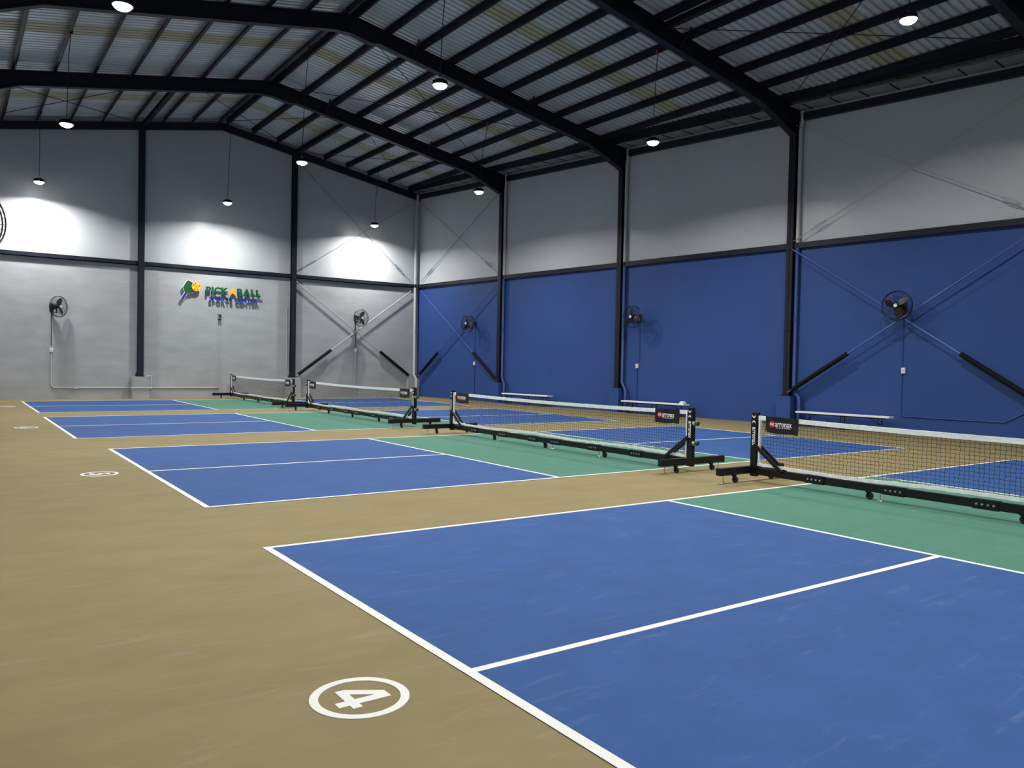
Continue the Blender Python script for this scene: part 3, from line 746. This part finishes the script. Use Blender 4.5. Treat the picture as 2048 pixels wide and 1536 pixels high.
MB().prism(paddle_poly(0.012), wall_fr(ys+0.01), (0, 0.03, 0)).build('paddle_edge', M_print, t, world=True)
MB().prism(paddle_poly(-0.004), wall_fr(ys), (0, 0.012, 0)).build('paddle_face', M_sgreen, t, world=True)
MB().prism([(-0.06, -0.235), (0.06, -0.235), (0.055, -0.52), (-0.055, -0.52)], wall_fr(ys+0.008), (0, 0.03, 0)).build('handle_edge', M_print, t, world=True)
MB().prism([(-0.045, -0.24), (0.045, -0.24), (0.045, -0.51), (-0.045, -0.51)], wall_fr(ys), (0, 0.03, 0)).build('handle', M_sblue, t, world=True)
bc = (5.575, 4.225)
o = MB().prism([(bc[0]+0.172*math.cos(k*math.pi/16), bc[1]+0.172*math.sin(k*math.pi/16)) for k in range(32)], lambda a, b: (a, ys-0.03, b), (0, 0.03, 0)).build('ball', M_sorange, t, world=True)
for k in range(9):
    a = k*math.pi/4 if k < 8 else 0; rr = 0.115 if k < 8 else 0.0
    hx, hz = bc[0]+rr*math.cos(a+0.3), bc[1]+rr*math.sin(a+0.3)
    MB().cyl((hx-t.location.x, ys-0.03-t.location.y, hz-t.location.z), (hx-t.location.x, ys-0.034-t.location.y, hz-t.location.z), 0.02, n=10).build('hole', M_sdark if k % 3 != 1 else M_print, o)
def letters(text, x0, x1, z0, z1, off, gap, colour):
    gl = []
    for ch in text:
        if ch == ' ': gl.append(None); continue
        vs, fs = glyphs(ch, 1.0, off, 0.05); b = bounds2(vs); gl.append((ch, vs, fs, b))
    w = sum((g[3][1]-g[3][0]) if g else 0.25 for g in gl)+gap*(len(gl)-1)
    k = (x1-x0)/w; x = x0
    for i, g in enumerate(gl):
        if g is None: x += (0.25+gap)*k; continue
        ch, vs, fs, b = g; ww = (b[1]-b[0])*k
        v2 = fit(vs, x, x+ww, z0, z1)
        nm = 'letter'
        MB().add([(q[0], ys+0.02-q[2]*0.4, q[1]) for q in v2], fs).build(nm, colour(i, ch), t, world=True)
        x += ww+gap*k
letters('PICKABALL', 5.935, 8.02, 3.985, 4.265, 0.045, 0.05, lambda i, ch: M_sorange if i == 4 else M_sgreen)
letters('SPORTS CENTER', 6.06, 7.9, 3.725, 3.885, 0.026, 0.09, lambda i, ch: M_sblue)

# ------------------------------------------------------------------ benches
def bench(s0, s1, lab):
    mid = (s0+s1)/2; Lh = (s1-s0)/2
    t = thing('bench', lab, 'bench', Wp(mid, 0.27, 0), BW, 'white benches along the blue wall')
    # local x along the wall, y out of the wall
    o = MB(); h = 0.15
    prof = [(-h, 0.375), (-h+0.012, 0.368), (h-0.012, 0.368), (h, 0.375), (h, 0.405), (h-0.015, 0.415), (-h+0.015, 0.415), (-h, 0.405)]
    o.prism(prof, lambda a, b: (-Lh, a, b), (2*Lh, 0, 0)).build('seat', M_white, t)
    for x in (-Lh+0.28, 0.0, Lh-0.28):
        mb = MB().tube([(x, -0.1, 0.37), (x, -0.13, 0.014), (x, 0.13, 0.014), (x, 0.1, 0.37)], 0.013, 8)
        mb.build('leg', M_fan, t, smooth=True)
        if x != 0.0:
            sg = 1 if x < 0 else -1
            MB().tube([(x, 0.0, 0.2), (x+sg*0.28, 0.0, 0.365)], 0.008, 6).tube([(x, -0.12, 0.2), (x, 0.12, 0.2)], 0.008, 6).build('strut', M_fan, t)
    MB().box(-Lh+0.1, Lh-0.1, -0.11, -0.09, 0.34, 0.369).build('rail', M_fan, t)
    MB().box(-Lh+0.1, Lh-0.1, 0.09, 0.11, 0.34, 0.369).build('rail', M_fan, t)
bench(6.45, 8.98, 'white bench farthest from the viewer, beyond the far net')
bench(12.5, 15.0, 'white bench in the middle, right of the second column')
bench(18.66, 21.14, 'white bench nearest the viewer, right of the third column')
t = thing('folded_cloth', 'small folded white cloth on the right end of the middle bench', 'cloth', Wp(14.85, 0.27, 0.415), BW)
MB().prism([(-0.07, 0.0), (0.07, 0.0), (0.075, 0.03), (0.05, 0.06), (-0.04, 0.07), (-0.075, 0.04)], lambda a, b: (a, -0.07, b), (0, 0.14, 0)).build('fold', M_white, t)
MB().prism([(-0.05, 0.0), (0.06, 0.0), (0.05, 0.02), (-0.03, 0.025)], lambda a, b: (a, -0.06, b+0.06), (0, 0.1, 0)).build('fold', M_white, t)
